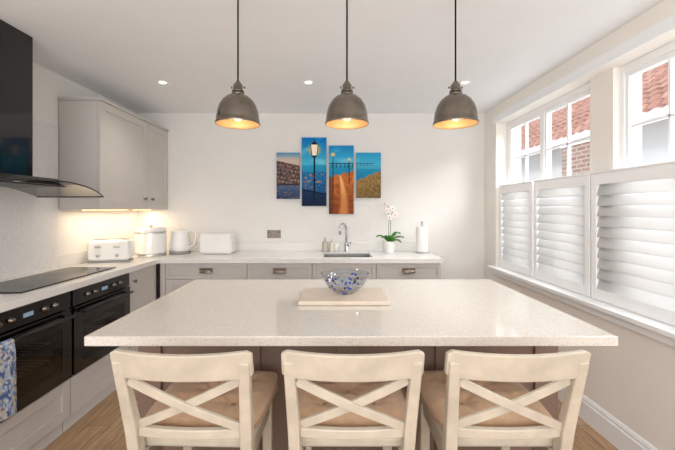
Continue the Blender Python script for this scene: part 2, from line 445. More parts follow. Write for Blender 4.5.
def front(parent, kind, x0, x1, z0, z1, handle=None, mat=None):
    mat = mat or M['cab']
    b = MB(); g = .0015
    w, h = x1-x0-2*g, z1-z0-2*g
    shaker(b, -w/2, w/2, -h/2, h/2)
    d = b.done(kind, mat, parent, loc=((x0+x1)/2, 0, (z0+z1)/2), bevel=.0018)
    if handle:
        t, hx, hz = handle
        if t == 'cup':
            cup_mesh().done('handle', M['brass'], d, loc=(hx, 0, hz), solid=.003, recalc=False)
        else:
            b = MB(); prof = [(0, 0), (.006, 0), (.005, .012), (.012, .016), (.015, .022), (.011, .028), (0, .030)]
            b.lathe(prof, seg=20)
            b.done('knob', M['brass'], d, loc=(hx, 0, hz), xf=Matrix.Rotation(math.radians(90), 4, 'X'))
    return d

def base_cabinet(loc, rot, w, depth, label, cat='kitchen cabinet'):
    e = empty('kitchen_cabinet', loc, label, cat, rot)
    t = .018; b = MB()
    b.box(0, t, .021, depth, .1, .868); b.box(w-t, w, .021, depth, .1, .868)
    b.box(t, w-t, .021, depth, .1, .118)
    b.box(t, w-t, depth-.01, depth, .118, .868); b.box(t, w-t, .021, .04, .862, .868)
    b.done('body', M['cabin'], e)
    simple('plinth', M['plinth'], [(0, w, .05, .066, 0, .1)], parent=e)
    return e
YFRONT = 3.17
e = base_cabinet((-1.565, YFRONT, 0), 0, .785, .58, 'greige three-drawer base cabinet with cup handles in the corner')
simple('filler', M['cab'], [(0, .045, 0, .02, .105, .866)], parent=e)
front(e, 'drawer', .047, .785, .722, .866, ('cup', 0, 0))
front(e, 'drawer', .047, .785, .42, .722, ('cup', 0, .075))
front(e, 'drawer', .047, .785, .105, .42, ('cup', 0, .075))
for k, (x0, w, lab, hd) in enumerate(((-.778, .588, 'greige base cabinet with drawer over two doors', True),
                                    (-.188, .578, 'greige sink base cabinet with two doors', False),
                                    (.392, .588, 'greige end base cabinet with drawer over two doors', True))):
    e = base_cabinet((x0, YFRONT, 0), 0, w, .58, lab)
    front(e, 'drawer' if hd else 'panel', 0, w, .722, .866, ('cup', 0, 0) if hd else None)
    front(e, 'door', 0, w/2, .105, .722, ('knob', w/4-.03, .24)); front(e, 'door', w/2, w, .105, .722, ('knob', -w/4+.03, .24))
XF = -1.59
e = base_cabinet((XF, 2.735, 0), math.pi/2, .41, .49, 'narrow greige base cabinet with single door next to oven')
front(e, 'door', 0, .41, .105, .866, ('knob', -.15, .30))
def oven_unit(y):
    e = base_cabinet((XF, y, 0), math.pi/2, .60, .49, 'greige oven housing cabinet with panel below the oven')
    front(e, 'drawer', 0, .6, .105, .335)
    o = empty('oven', (XF, y, .34), 'black glass built-in electric oven with small round knobs', 'oven', math.pi/2, group='pair of built-in ovens')
    simple('oven_body', M['cavity'], [(.022, .05, .046, .44, .0, .42), (.55, .578, .046, .44, 0, .42), (.05, .55, .046, .44, 0, .04), (.05, .55, .046, .44, .36, .42), (.05, .55, .42, .44, .04, .36)], parent=o)
    b = MB(); b.box(.006, .594, -.006, .044, .425, .520); cp = b.done('control_panel', M['black'], o, bevel=.002)
    b = MB(); b.box(.006, .08, -.012, .044, .006, .418); b.box(.52, .594, -.012, .044, .006, .418); b.box(.08, .52, -.012, .044, .006, .07); b.box(.08, .52, -.012, .044, .32, .418)
    d = b.done('oven_door', M['black'], o)
    b = MB(); b.box(.08, .52, -.011, -.008, .07, .32); b.done('oven_window', M['ovg'], d)
    for zr in (.13, .23):
        b = MB()
        b.tube([(.055, .08, zr), (.545, .08, zr)], .004, 8); b.tube([(.055, .38, zr), (.545, .38, zr)], .004, 8)
        for k in range(13): b.tube([(.07+.46*k/12, .08, zr+.003), (.07+.46*k/12, .38, zr+.003)], .002, 6)
        b.done('oven_rack', M['steel'], o)
    b = MB(); b.tube([(.06, -.013, .385), (.06, -.048, .385)], .006, 10); b.tube([(.54, -.013, .385), (.54, -.048, .385)], .006, 10)
    b.tube([(.035, -.05, .385), (.565, -.05, .385)], .009, 14); b.done('handle', M['blackm'], d)
    for kx in (.13, .20, .40, .47):
        b = MB(); b.lathe([(0, .020), (.009, .020), (.011, .017), (.012, .004), (.015, .003), (.015, 0), (0, 0)], seg=24)
        b.done('knob', M['dsteel'], cp, loc=(kx, -.0065, .472), xf=Matrix.Rotation(math.radians(90), 4, 'X'))
    simple('display', M['disp'], [(.27, .33, -.0075, -.0062, .462, .484)], parent=cp)
    return o
oven_unit(1.52); oven_unit(2.127)

# worktop (L shape, sink cut-out)
SX0, SX1, SY0, SY1 = -.09, .37, 3.27, 3.62
XE = 1.0; YW = 3.15; XW = -1.57
simple('kitchen_worktop', M['top'], [
    (XL+.001, XW, 1.47, YB-.001, .87, .91),
    (XW, SX0, YW, YB-.001, .87, .91), (SX1, XE, YW, YB-.001, .87, .91),
    (SX0, SX1, YW, SY0, .87, .91), (SX0, SX1, SY1, YB-.001, .87, .91)], label='white speckled quartz L-shaped worktop', cat='worktop')
simple('upstand', M['top'], [(XL+.001, XE, YB-.014, YB-.001, .911, 1.0)], bevel=.001, label='white quartz upstand along the wall above the worktop', cat='upstand')
simple('splashback', M['splash'], [(XL+.0005, XL+.012, 1.47, 2.66, .911, 1.99)], label='pale speckled stone splashback behind the hob', cat='splashback')
simple('upstand', M['top'], [(XL+.0005, XL+.012, 2.661, YB-.016, .911, 1.0)], bevel=.001, label='white quartz upstand under the wall cabinets', cat='upstand')
# sink
e = empty('sink', ((SX0+SX1)/2, (SY0+SY1)/2, .71), 'undermounted brushed steel kitchen sink', 'sink')
b = MB(); hw, hd = (SX1-SX0)/2, (SY1-SY0)/2; t = .004
hw -= .001; hd -= .001
b.box(-hw, hw, -hd, hd, 0, t); b.box(-hw, -hw+t, -hd, hd, t, .19); b.box(hw-t, hw, -hd, hd, t, .19)
b.box(-hw+t, hw-t, -hd, -hd+t, t, .19); b.box(-hw+t, hw-t, hd-t, hd, t, .19)
b.done('basin', M['steel'], e)
b = MB(); b.lathe([(0, .006), (.02, .006), (.035, .009), (.042, .0045)], seg=24); b.done('drain', M['chrome'], e)

# tap
e = empty('kitchen_tap', (.14, 3.69, .911), 'chrome swan-neck mixer tap with side lever', 'tap')
b = MB(); b.lathe([(0, 0), (.027, 0), (.027, .006), (.020, .012), (.020, .09), (.016, .10), (0, .10)], seg=28); b.done('tap_base', M['chrome'], e)
pts = [(0, 0, .09), (0, 0, .17), (0, 0, .22)]
for i in range(13):
    a = math.pi*i/12; pts.append((-.0, -.06+.06*math.cos(a), .235+.06*math.sin(a)))
pts += [(0, -.12, .20)]
b = MB(); b.tube(pts, .0115, 14); b.cyl((0, -.12, .205), (0, -.12, .185), .014, 16)
b.done('spout', M['chrome'], e, xf=Matrix.Rotation(math.radians(-35), 4, 'Z'))
b = MB(); b.tube([(.018, 0, .07), (.04, 0, .073)], .012, 14); b.tube([(.04, 0, .073), (.052, -.01, .12)], .006, 10, r2=.004); b.done('lever', M['chrome'], e)

# wall cabinets
def wall_cab(y0, y1, knobx, label):
    w = y1-y0; z0, z1 = 1.355, 2.19
    e = empty('wall_cabinet', (-1.777, y0, z0), label, 'kitchen cabinet', math.pi/2)
    h = z1-z0; dp = .315
    b = MB(); t = .018
    b.box(0, t, .021, dp, 0, h); b.box(w-t, w, .021, dp, 0, h); b.box(t, w-t, .021, dp, 0, t); b.box(t, w-t, .021, dp, h-t, h); b.box(t, w-t, dp-.01, dp, t, h-t)
    b.done('body', M['cab'], e, bevel=.0015)
    b = MB(); b.box(0 if y0 > 3 else -.010, w, -.010, dp, h+.001, h+.022)
    b.done('cornice', M['cab'], e, bevel=.003)
    front(e, 'door', 0, w, 0, h, ('knob', knobx, -h/2+.10))
    simple('light_strip', M['strip'], [(.06, w-.06, .15, .18, -.008, -.0005)], parent=e)
    la = bpy.data.lights.new('under_cabinet_lamp', 'AREA'); la.shape = 'RECTANGLE'; la.size = w-.1; la.size_y = .03; la.energy = 1.3*w/.5; la.color = (1, .79, .56)
    lo = bpy.data.objects.new('under_cabinet_lamp', la); S.collection.objects.link(lo); lo.parent = e; lo.location = (w/2, .165, -.012)
wall_cab(2.67, 3.355, .28, 'greige shaker wall cabinet with single door beside the hood')
wall_cab(3.357, 3.765, -.14, 'narrow greige shaker wall cabinet in the corner')

# hood
HY = 1.97
e = empty('cooker_hood', (XL, HY, 1.46), 'black chimney cooker hood with curved smoked glass canopy', 'cooker hood')
b = MB(); b.box(.013, .30, -.155, .13, .09, ZC-1.46-.001); b.done('chimney', M['black'], e, bevel=.003)
b = MB(); b.quadbox([(.013, -.30, .045), (.42, -.30, .045), (.42, .30, .045), (.013, .30, .045)], [(.013, -.24, .09), (.36, -.24, .09), (.36, .24, .09), (.013, .24, .09)])
b.done('hood_body', M['black'], e, bevel=.006)
b = MB()
def canopy(u, v):
    y = -.50+1.0*u; fr = .53-.06*abs(2*u-1)**2.6
    return (.013+fr*v, y, .060-.075*abs(2*u-1)**2.0)
b.grid(40, 14, canopy); b.done('glass_canopy', M['tint'], e, recalc=False)
b = MB(); pts = [Vector(canopy(i/40, 1)) for i in range(41)]+[Vector(canopy(1, 1-i/6)) for i in range(1, 7)]; b.tube(pts, .004, 8); b.done('canopy_rim', M['blackm'], e)
simple('filter', M['blackm'], [(.05, .40, -.26, .26, .038, .0445)], parent=e)

# hob
e = empty('induction_hob', (-2.02, 1.86, .911), 'black glass induction hob set on the worktop', 'hob')
b = MB(); b.box(0, .36, 0, .82, 0, .006); b.done('hob_glass', M['hobg'], e, bevel=.002)
b = MB()
for (cx, cy, r) in ((.1, .18, .075), (.26, .18, .06), (.18, .41, .10), (.1, .64, .06), (.26, .64, .075)):
    b.tube([(cx+r*math.cos(2*math.pi*k/40), cy+r*math.sin(2*math.pi*k/40), .0058) for k in range(40)], .0005, 6, closed=True)
b.done('ring_markings', M['mark'], e)

# ---------------------------------------------------------------- island
IX0, IX1, IY0, IY1 = -.879, 1.008, 1.235, 2.24
simple('island_worktop', M['isl'], [(IX0, IX1, IY0, IY1, .875, .91)], bevel=.003, label='large cream speckled quartz island worktop', cat='worktop')
e = empty('kitchen_island', (.065, 1.87, 0), 'taupe painted island base with panelled back', 'kitchen island')
b = MB(); hx = .915; b.box(-hx, hx, -.33, .34, .08, .874); b.done('body', M['islb'], e)
b = MB()
n = 4
for k in range(n+1):
    xc = -hx+.05+(2*hx-.1)*k/n; b.box(xc-.05 if k else -hx, xc+.05 if k < n else hx, -.348, -.331, .17, .80)
b.box(-hx, hx, -.348, -.331, .08, .17); b.box(-hx, hx, -.348, -.331, .80, .874)
b.done('panelling', M['islb'], e, bevel=.002)
simple('plinth', M['islb'], [(-hx+.02, hx-.02, -.31, .28, 0, .08)], parent=e)
for k in range(3):
    w = 2*hx/3
    b = MB(); shaker(b, -w/2+.002, w/2-.002, .09, .868, y0=-.02)
    b.done('door', M['islb'], e, loc=(-hx+w*(k+.5), .341, 0), rot=math.pi, bevel=.0015)

# board + bowl
simple('serving_board', M['board'], [(-.215, .215, -.14, .14, 0, .02)], bevel=.004, loc=(.052, 1.765, .9105), label='pale marble serving board under the glass bowl', cat='board')
b = MB()
out = [(0, .005), (.034, .005), (.042, 0), (.048, 0), (.050, .005), (.074, .016), (.096, .038), (.110, .064), (.120, .086), (.126, .100)]
inn = [(.123, .101), (.107, .066), (.093, .042), (.071, .021), (.045, .012), (0, .010)]
b.lathe(out+inn, seg=56); b.done('glass_bowl', M['bowl'], loc=(.062, 1.80, .931), label='clear glass bowl flecked with blue, standing on board', cat='bowl')

# ---------------------------------------------------------------- pendants
def pendant():
    zb = 1.765
    e = empty('pendant_light', (0, 1.68, zb), 'aged pewter bell pendant lamp on black cord', 'pendant lamp', group='row of pendant lamps above island')
    top = ZC-zb
    o = [(.104, 0), (.106, .004), (.1045, .010), (.1015, .012), (.100, .03), (.096, .06), (.087, .09), (.072, .115), (.052, .133), (.034, .141), (.030, .143)]
    i = [(.028, .139), (.050, .130), (.069, .112), (.084, .088), (.093, .059), (.097, .03), (.099, .012), (.101, 0)]
    b = MB(); b.lathe(o, seg=56, mi=0); b.lathe([(.030, .143)]+i+[(.104, 0)], seg=56, mi=1)
    b.done('lamp_shade', [M['pewter'], M['pewin']], e, recalc=False)
    b = MB(); b.lathe([(0, .13), (.026, .13), (.030, .143), (.031, .150), (.026, .153), (.026, .165), (.022, .168), (.022, .19), (.017, .194), (.013, .202), (.007, .21), (0, .21)], seg=32)
    b.tube([(.026, 0, .178), (.034, 0, .178)], .005, 10); b.tube([(-.026, 0, .178), (-.034, 0, .178)], .005, 10)
    b.lathe([(.0262, .156), (.029, .158), (.029, .161), (.0262, .163)], seg=32)
    b.done('lamp_holder', M['pewter'], e)
    b = MB(); b.tube([(0, 0, .205), (0, 0, top-.006)], .0040, 10); b.done('cord', M['cord'], e)
    b = MB(); b.lathe([(0, top-.010), (.02, top-.009), (.028, top-.005), (.030, top-.001), (0, top-.001)], seg=32); b.done('ceiling_rose', M['trim'], e)
    b = MB(); b.lathe([(0, .018), (.014, .022), (.026, .035), (.030, .052), (.026, .07), (.015, .09), (.013, .13), (0, .13)], seg=28); b.done('bulb', M['bulb'], e)
    return e
p0 = pendant()
ps = [p0, copy_tree(p0), copy_tree(p0)]
for p, x in zip(ps, (-.456, .067, .588)):
    p.location.x = x
    la = bpy.data.lights.new('pendant_lamp', 'POINT'); la.energy = .5; la.color = (1, .74, .48); la.shadow_soft_size = .03
    lo = bpy.data.objects.new('pendant_lamp', la); S.collection.objects.link(lo); lo.parent = p; lo.location = (0, 0, .004)

# downlights
def downlight(x, y):
    e = empty('ceiling_downlight', (x, y, ZC-.001), 'small white recessed ceiling spotlight', 'downlight', group='recessed ceiling downlights')
    b = MB(); b.lathe([(.028, -.001), (.030, -.006), (.042, -.005), (.044, 0), (.028, 0)], seg=32); b.done('bezel', M['trim'], e)
    b = MB(); b.lathe([(0, -.002), (.028, -.002), (.028, 0), (0, 0)], seg=28); b.done('lens', M['lamp'], e)
    la = bpy.data.lights.new('downlight_lamp', 'SPOT'); la.energy = 12; la.spot_size = math.radians(120); la.spot_blend = .9; la.color = (1, .93, .84); la.shadow_soft_size = .04
    lo = bpy.data.objects.new('downlight_lamp', la); S.collection.objects.link(lo); lo.parent = e; lo.location = (0, 0, -.02)
for x, y in ((-1.38, 2.84), (-.2, 2.84), (1.07, 2.84)): downlight(x, y)

# ---------------------------------------------------------------- chairs
def make_chair():
    e = empty('bar_stool', (0, 1.0, 0), 'cream painted wooden bar stool with crossed back', 'bar stool', group='bar stools along the island')
    for s in (-1, 1):
        b = MB()
        b.bar([(s*.172, .045, 0), (s*.172, .075, .35), (s*.173, .078, .62), (s*.175, .062, .70), (s*.179, .037, .80), (s*.183, .012, .90), (s*.184, .006, .925)], [.034, .038, .036, .036, .034, .032, .031], [.034, .038, .042, .036, .030, .026, .024])
        b.done('leg', M['chair'], e, bevel=.005, segs=3)
        b = MB(); b.bar([(s*.165, .425, 0), (s*.160, .42, .6)], [.030, .040], [.030, .040])
        b.done('leg', M['chair'], e, bevel=.005, segs=3)
    b = MB(); b.quadbox([(-.175, .105, .605), (.175, .105, .605), (.195, .46, .605), (-.195, .46, .605)], [(-.178, .103, .64), (.178, .103, .64), (.20, .465, .64), (-.20, .465, .64)])
    b.done('seat', M['chair'], e, bevel=.010, segs=3)
    b = MB(); b.box(-.15, .15, .40, .42, .54, .604); b.box(-.15, .15, .07, .09, .54, .604); b.box(-.172, -.15, .09, .41, .54, .604); b.box(.15, .172, .09, .41, .54, .604)
    b.done('apron', M['chair'], e, bevel=.002)
    b = MB()
    def arc(x): return -.024*(1-(x/.205)**2)+.006
    nx = 24; rows = []
    for i in range(nx+1):
        x = -.206+.412*i/nx; q = abs(x)/.206
        zt = .957-.007*(1-q*q)-(.010*max(0, (q-.9)/.1)**2)
        zb = .868+.003*q*q+(.010*max(0, (q-.92)/.08)**2)
        y = arc(x)
        rows.append([b.bm.verts.new(p) for p in ((x, y-.010+.018, zb), (x, y+.010+.018, zb), (x, y+.010, zt), (x, y-.010, zt))])
    for p, q in zip(rows[:-1], rows[1:]):
        for k in range(4):
            b.bm.faces.new([p[k], q[k], q[(k+1) % 4], p[(k+1) % 4]])
    b.bm.faces.new(rows[0]); b.bm.faces.new(rows[-1][::-1])
    b.done('top_rail', M['chair'], e, bevel=.005, segs=3)
    b = MB(); b.bar([(-.157, .070, .682), (-.08, .060, .682), (0, .056, .682), (.08, .060, .682), (.157, .070, .682)], .020, .030, wdir=(0, 1, 0))
    b.done('lower_rail', M['chair'], e, bevel=.004)
    for s in (-1, 1):
        b = MB(); pts = []
        for i in range(13):
            t = i/12; x = s*(-.164+.328*t); z = .858-.160*t
            y = .028+.040*t-.014*math.sin(math.pi*t)+(-.004*s)
            pts.append((x, y, z))
        b.bar(pts, .012, .026, wdir=(0, 1, 0)); b.done('cross_brace', M['chair'], e, bevel=.002)
    b = MB(); b.bar([(-.15, .422, .25), (.15, .422, .25)], .02, .035, wdir=(0, 1, 0)); b.bar([(-.155, .07, .33), (.155, .07, .33)], .018, .03, wdir=(0, 1, 0))
    for s in (-1, 1): b.bar([(s*.168, .09, .29), (s*.164, .405, .29)], .018, .03, wdir=(1, 0, 0))
    b.done('stretcher', M['chair'], e, bevel=.002)
    return e
def make_cushion():
    e = empty('seat_cushion', (0, 1.27, .641), 'beige linen tufted seat cushion on a bar stool', 'cushion', group='seat cushions on bar stools')
    b = MB()
    N = 48
    def sq(u, v):
        x = 2*u-1; y = 2*v-1; k = .26
        return x*math.sqrt(1-k*y*y/2), y*math.sqrt(1-k*x*x/2)
    tufts = [(-.45, -.45), (.45, -.45), (-.45, .45), (.45, .45), (0, 0)]
    def hgt(x, y):
        m = max(abs(x), abs(y)); f = (1-min(1, m)**5)**.5
        d = sum(math.exp(-((x-a)**2+(y-c)**2)/.03) for a, c in tufts)
        wr = 0
        for a, c in tufts:
            rr = math.hypot(x-a, y-c); wr += .003*math.sin(7*math.atan2(y-c, x-a))*math.exp(-((rr-.2)/.14)**2)
        return f*.038-.020*d*f+.004*noise.noise(Vector((x*4, y*4, 0)))*f+wr*f
    def wd(Y): return (.190+.012*(Y+1)/2)*1.05
    def top(u, v):
        X, Y = sq(u, v); x, y = 2*u-1, 2*v-1
        return (X*wd(Y), Y*.18, .026+max(0, hgt(x, y)))
    def bot(u, v):
        X, Y = sq(u, v); x, y = 2*u-1, 2*v-1
        m = max(abs(x), abs(y)); return (X*wd(Y), Y*.18, .026-.0255*(1-m**6)**.5)
    b.grid(N, N, top); b.grid(N, N, bot)
    bmesh.ops.remove_doubles(b.bm, verts=b.bm.verts, dist=.0005)
    b.done('cover', M['cush'], e)
    b = MB(); pts = []
    for k in range(80):
        t = k/80*4; s_, f = int(t), t-int(t)
        u, v = ((f, 0), (1, f), (1-f, 1), (0, 1-f))[s_]
        X, Y = sq(u, v); pts.append((X*wd(Y), Y*.18, .026))
    b.tube(pts, .0050, 8, closed=True); b.done('piping', M['pipe'], e)
    for a, c in tufts:
        b = MB(); b.lathe([(0, .006), (.006, .004), (.009, 0)], seg=12)
        b.done('tuft_button', M['pipe'], e, loc=(a*.19, c*.175, .043))
    return e
c0 = make_chair(); k0 = make_cushion()
chairs = [c0, copy_tree(c0), copy_tree(c0)]; cushions = [k0, copy_tree(k0), copy_tree(k0)]
for ch, cu, (x, r) in zip(chairs, cushions, ((-.437, -.03), (.057, 0.0), (.532, 0.0))):
    ch.location = (x, 1.0, 0); ch.rotation_euler[2] = r
    off = Matrix.Rotation(r, 3, 'Z') @ Vector((0, .290, 0))
    cu.location = (x+off.x, 1.0+off.y, .6405); cu.rotation_euler[2] = r

# ---------------------------------------------------------------- wall art
def mixc(a, b, t):
    t = max(0, min(1, t)); return tuple(a[i]*(1-t)+b[i]*t for i in range(3))
def nz(x, y, s=1, o=0): return noise.noise(Vector((x*s, y*s, o)))
def sm(a, b, x):
    t = max(0, min(1, (x-a)/(b-a))); return t*t*(3-2*t)
def glow(c, px, py, x, y, r, col=(255, 205, 130)):
    d = math.hypot(px-x, py-y)/r
    return mixc(col, c, sm(.15, 1, d))
def paint(px, py):
    c = mixc((6, 118, 190), (76, 188, 216), (py-140)/26)
    c = mixc(c, (150, 210, 226), sm(.1, .6, nz(px*.5, py, .14, 3))*.5)
    hor = 165.5
    if py > hor: c = mixc((40, 156, 192), (18, 108, 164), (py-hor)/24)
    if px < 301:       # harbour town at dusk: stepped houses above quay
        c = mixc((96, 150, 186), (206, 186, 172), sm(153, 161, py))
        hill = 161+.22*(px-277)
        if py > hill:
            row = int((py-hill)/4.2); off = (row*1.7) % 3.4
            cell = int((px+off)/3.4); fx = ((px+off)/3.4) % 1; fy = ((py-hill)/4.2) % 1
            k = nz(cell*1.37+.3, row*2.11+.7, 1.0, 3)
            wallc = mixc((142, 118, 102), (84, 78, 86), .5+k)
            roofc = mixc((150, 84, 62), (80, 60, 60), .5+k)
            c = roofc if fy < .42-.5*abs(fx-.5) else wallc
            if .55 < fy < .8 and .3 < fx < .55 and k > -.15: c = (255, 208, 140)
            k = nz(px, py, .45, 63); c = mixc(c, (44, 48, 66), sm(-.05, .45, k)*.85)
        if py > 185:
            c = mixc((70, 96, 132), (44, 62, 96), sm(185, 199, py))
            k = nz(px*.4, py*2.2, .6, 77); c = mixc(c, (206, 150, 108), sm(.1, .5, k)*.6)
        if 184 < py < 185.6: c = (60, 52, 54)
    elif px < 327.5:   # large street lamp above the blue harbour
        if py > 172:
            c = mixc((32, 118, 178), (20, 70, 122), sm(172, 204, py))
            k = nz(px*.8, py*1.2, .3, 51); c = mixc(c, (222, 138, 78), sm(.0, .5, k)*.8*sm(170, 175, py)*(1-sm(188, 197, py)))
            k = nz(px, py, .6, 41); c = mixc(c, (18, 44, 80), sm(.05, .5, k)*.6)
        if py > 190+(px-302)*.2:
            c = mixc((26, 58, 104), (18, 38, 68), sm(188, 206, py))
            if (px % 2.6) < .5: c = (8, 20, 40)
        if 189+(px-302)*.2 < py < 190.4+(px-302)*.2: c = (10, 20, 36)
        if abs(px-314.5) < .9 and py > 156: c = (10, 22, 38)
        c = glow(c, px, py, 314.5, 150, 9, (255, 186, 110))
        hw = 3.6-.12*(py-145)
        if 145 < py < 156 and abs(px-314.5) < hw: c = (255, 244, 216)
        if 145 < py < 156.5 and hw-.2 < abs(px-314.5) < hw+.5: c = (14, 26, 44)
        if 142.5 < py < 145 and abs(px-314.5) < 1.2+1.2*(py-142.5): c = (14, 26, 44)
        if 140.5 < py < 142.5 and abs(px-314.5) < .5: c = (14, 26, 44)
        if 156 < py < 157.6 and abs(px-314.5) < 2.2: c = (14, 26, 44)
    elif px < 354.5:   # cliff path and pier
        if 163.4 < py < 164.4: c = (34, 66, 100)
        if 164 <= py < 168 and (px % 4) < .8: c = (34, 66, 100)
        edge = 177-(px-329)*.22+.9*math.sin(px*.8)
        if py > edge:
            c = mixc((204, 116, 58), (132, 66, 34), sm(edge, 212, py)+.7*nz(px, py, .25, 9)+.7*nz(px, py, .9, 6))
            ctr = 340+4*math.sin((py-176)*.06); half = .8+(py-edge)*.10
            c = mixc(mixc((246, 186, 118), (206, 130, 74), sm(178, 208, py)), c, sm(half*.3, half*1.6, abs(px-ctr)))
            if px < 334: c = mixc(c, (80, 50, 34), .5*sm(334, 330, px)+.2)
        if abs(px-333) < .5 and 156 < py < 196: c = (12, 22, 38)
        if abs(px-349) < .4 and 160 < py < 184: c = (12, 22, 38)
        c = glow(c, px, py, 333, 155, 3.2); c = glow(c, px, py, 349, 160, 2.2)
    else:              # sea, pier and headland grass
        if 163.6 < py < 164.4 and px < 374: c = (50, 92, 120)
        if 164 <= py < 166.5 and (px % 3.4) < .6 and px < 374: c = (50, 92, 120)
        if 166 < py < 169: c = mixc(c, (140, 200, 214), .35)
        edge = 181-(px-356)*.42+.8*math.sin(px*.9)
        if py > edge:
            k = nz(px*2.2, py*.5, .5, 31); k2 = nz(px*3.4, py*.6, .8, 33)
            c = mixc((176, 138, 82), (88, 74, 46), .2+.5*sm(edge, 204, py)+k*.8+k2*.9)
    return c
def canvas(px0, px1, py0, py1, label):
    s = YB/350.0
    X0, X1 = (px0-333)*s, (px1-333)*s; Z1, Z0 = H+(209-py0)*s, H+(209-py1)*s
    w, h = X1-X0, Z1-Z0; dp = .03
    e = empty('canvas_print', ((X0+X1)/2, YB, Z0), label, 'wall art', group='four-panel harbour canvas set')
    b = MB(); nu = int((px1-px0)*4); nv = int((py1-py0)*4)
    b.grid(nu, nv, lambda u, v: (-w/2+w*u, -dp, h*v), smooth=False)
    me = b.done('printed_face', M['art'], e).data
    ca = me.color_attributes.new('Col', 'FLOAT_COLOR', 'POINT')
    for i, v in enumerate(me.vertices):
        c = paint(px0+(v.co.x+w/2)/w*(px1-px0), py1-(v.co.z/h)*(py1-py0)); ca.data[i].color = L(tuple(max(0, min(255, q)) for q in c))
    simple('stretcher_edge', M['cside'], [(-w/2, w/2, -dp+.0006, 0, 0, h)], parent=e)
canvas(277, 300, 153, 199, 'tall canvas print of a lamplit harbour town')
canvas(302, 326.5, 138, 206, 'tall canvas print of glowing street lamp against blue sky')
canvas(329, 353.5, 146, 214, 'tall canvas print of an orange lit path and pier')
canvas(356, 380.5, 153, 198, 'tall canvas print of sea and golden headland grass')

# ---------------------------------------------------------------- socket
def socket(x, z):
    e = empty('power_socket', (x, YB-.0005, z), 'dark brushed metal double wall power socket', 'power socket')
    b = MB(); b.box(-.073, .073, -.006, 0, -.043, .043); b.done('face_plate', M['dsteel'], e, bevel=.002)
    for s in (-1, 1):
        simple('switch', M['blackm'], [(s*.055-.007, s*.055+.007, -.010, -.0062, .012, .030)], parent=e)
        b = MB(); b.box(s*.032-.003, s*.032+.003, -.0075, -.0062, .005, .014); b.box(s*.032-.012, s*.032-.005, -.0075, -.0062, -.018, -.014); b.box(s*.032+.005, s*.032+.012, -.0075, -.0062, -.018, -.014)
        b.done('outlet', M['blackm'], e)
socket(-.635, 1.09)

# ---------------------------------------------------------------- worktop things
ZW = .911
e = empty('toaster', (-1.90, 3.0, ZW), 'white four-slice toaster with rounded ends under the cabinets', 'toaster', .25)
b = MB(); b.box(-.16, .16, -.085, .085, .012, .19); b.done('body', M['whiteg'], e, bevel=.035, segs=5)
b = MB(); b.box(-.15, .15, -.075, .075, 0, .014); b.done('base', M['greyp'], e)
b = MB()
for sx in (-1, 1):
    for sy in (-1, 1): b.box(sx*.075-.06, sx*.075+.06, sy*.035-.012, sy*.035+.012, .1885, .1915)
b.done('slots', M['blackm'], e)
for sx in (-1, 1):
    b = MB(); b.box(sx*.07-.022, sx*.07+.022, -.105, -.086, .125, .14); b.done('lever', M['steel'], e, bevel=.003)
    b = MB(); b.lathe([(0, .014), (.012, .013), (.014, 0)], seg=20); b.done('dial', M['steel'], e, loc=(sx*.07, -.0855, .06), xf=Matrix.Rotation(math.radians(90), 4, 'X'))
e = empty('storage_canister', (-1.77, 3.40, ZW), 'round white and steel storage canister with flat lid', 'canister', -.3)
b = MB(); b.lathe([(0, 0), (.130, 0), (.137, .006), (.138, .015), (.138, .235), (.136, .24)], seg=48); b.done('body', M['whiteg'], e)
b = MB(); b.lathe([(.1395, .215), (.1395, .232), (.137, .234), (.137, .213), (.1395, .215)], seg=48); b.lathe([(.1395, .010), (.1395, .028), (.137, .030), (.137, .008), (.1395, .010)], seg=48); b.done('band', M['steel'], e)
b = MB(); b.lathe([(.136, .241), (.137, .256), (.130, .265), (.10, .269), (0, .271)], seg=48); b.done('lid', M['white'], e)
b = MB(); b.lathe([(0, .271), (.014, .271), (.012, .278), (.018, .284), (.013, .291), (0, .292)], seg=24); b.done('lid_knob', M['steel'], e)
e = empty('kettle', (-1.555, 3.56, ZW), 'white electric jug kettle with loop handle', 'kettle', -.1); e.scale = (1.18, 1.18, 1.10)
b = MB(); b.lathe([(0, 0), (.085, 0), (.088, .006), (.088, .018), (.08, .022), (0, .022)], seg=40); b.done('power_base', M['greyp'], e)
b = MB(); b.lathe([(0, .023), (.078, .023), (.084, .032), (.084, .06), (.079, .12), (.072, .175), (.068, .20)], seg=44)
b.done('body', M['white'], e)
b = MB(); b.lathe([(.0685, .20), (.064, .207), (.045, .213), (.015, .216), (0, .216)], seg=40); b.lathe([(0, .216), (.01, .217), (.009, .225), (.014, .231), (0, .236)], seg=20); b.done('lid', M['white'], e)
b = MB(); b.bar([(.062, 0, .195), (.104, 0, .209), (.140, 0, .187), (.146, 0, .14), (.128, 0, .080), (.083, 0, .055)], .022, .013, wdir=(0, 1, 0)); b.done('handle', M['white'], e, bevel=.004)
b = MB(); b.quadbox([(-.070, -.022, .15), (-.066, .0, .14), (-.066, .001, .14), (-.070, .022, .15)], [(-.062, -.02, .2), (-.098, -.004, .2), (-.098, .004, .2), (-.062, .02, .2)]); b.done('spout', M['white'], e, bevel=.002)
e = empty('bread_bin', (-1.17, 3.56, ZW), 'plain white rounded bread bin on worktop', 'bread bin', .03)
b = MB(); b.box(-.16, .16, -.10, .10, 0, .202); b.done('body', M['white'], e, bevel=.028, segs=5)
b = MB(); b.box(-.135, .135, -.103, -.0995, .03, .175); b.done('lid', M['white'], e, bevel=.0015)
b = MB(); b.bar([(-.03, -.104, .150), (-.03, -.114, .150), (.03, -.114, .150), (.03, -.104, .150)], .005, .005, wdir=(0, 0, 1)); b.done('handle', M['white'], e)
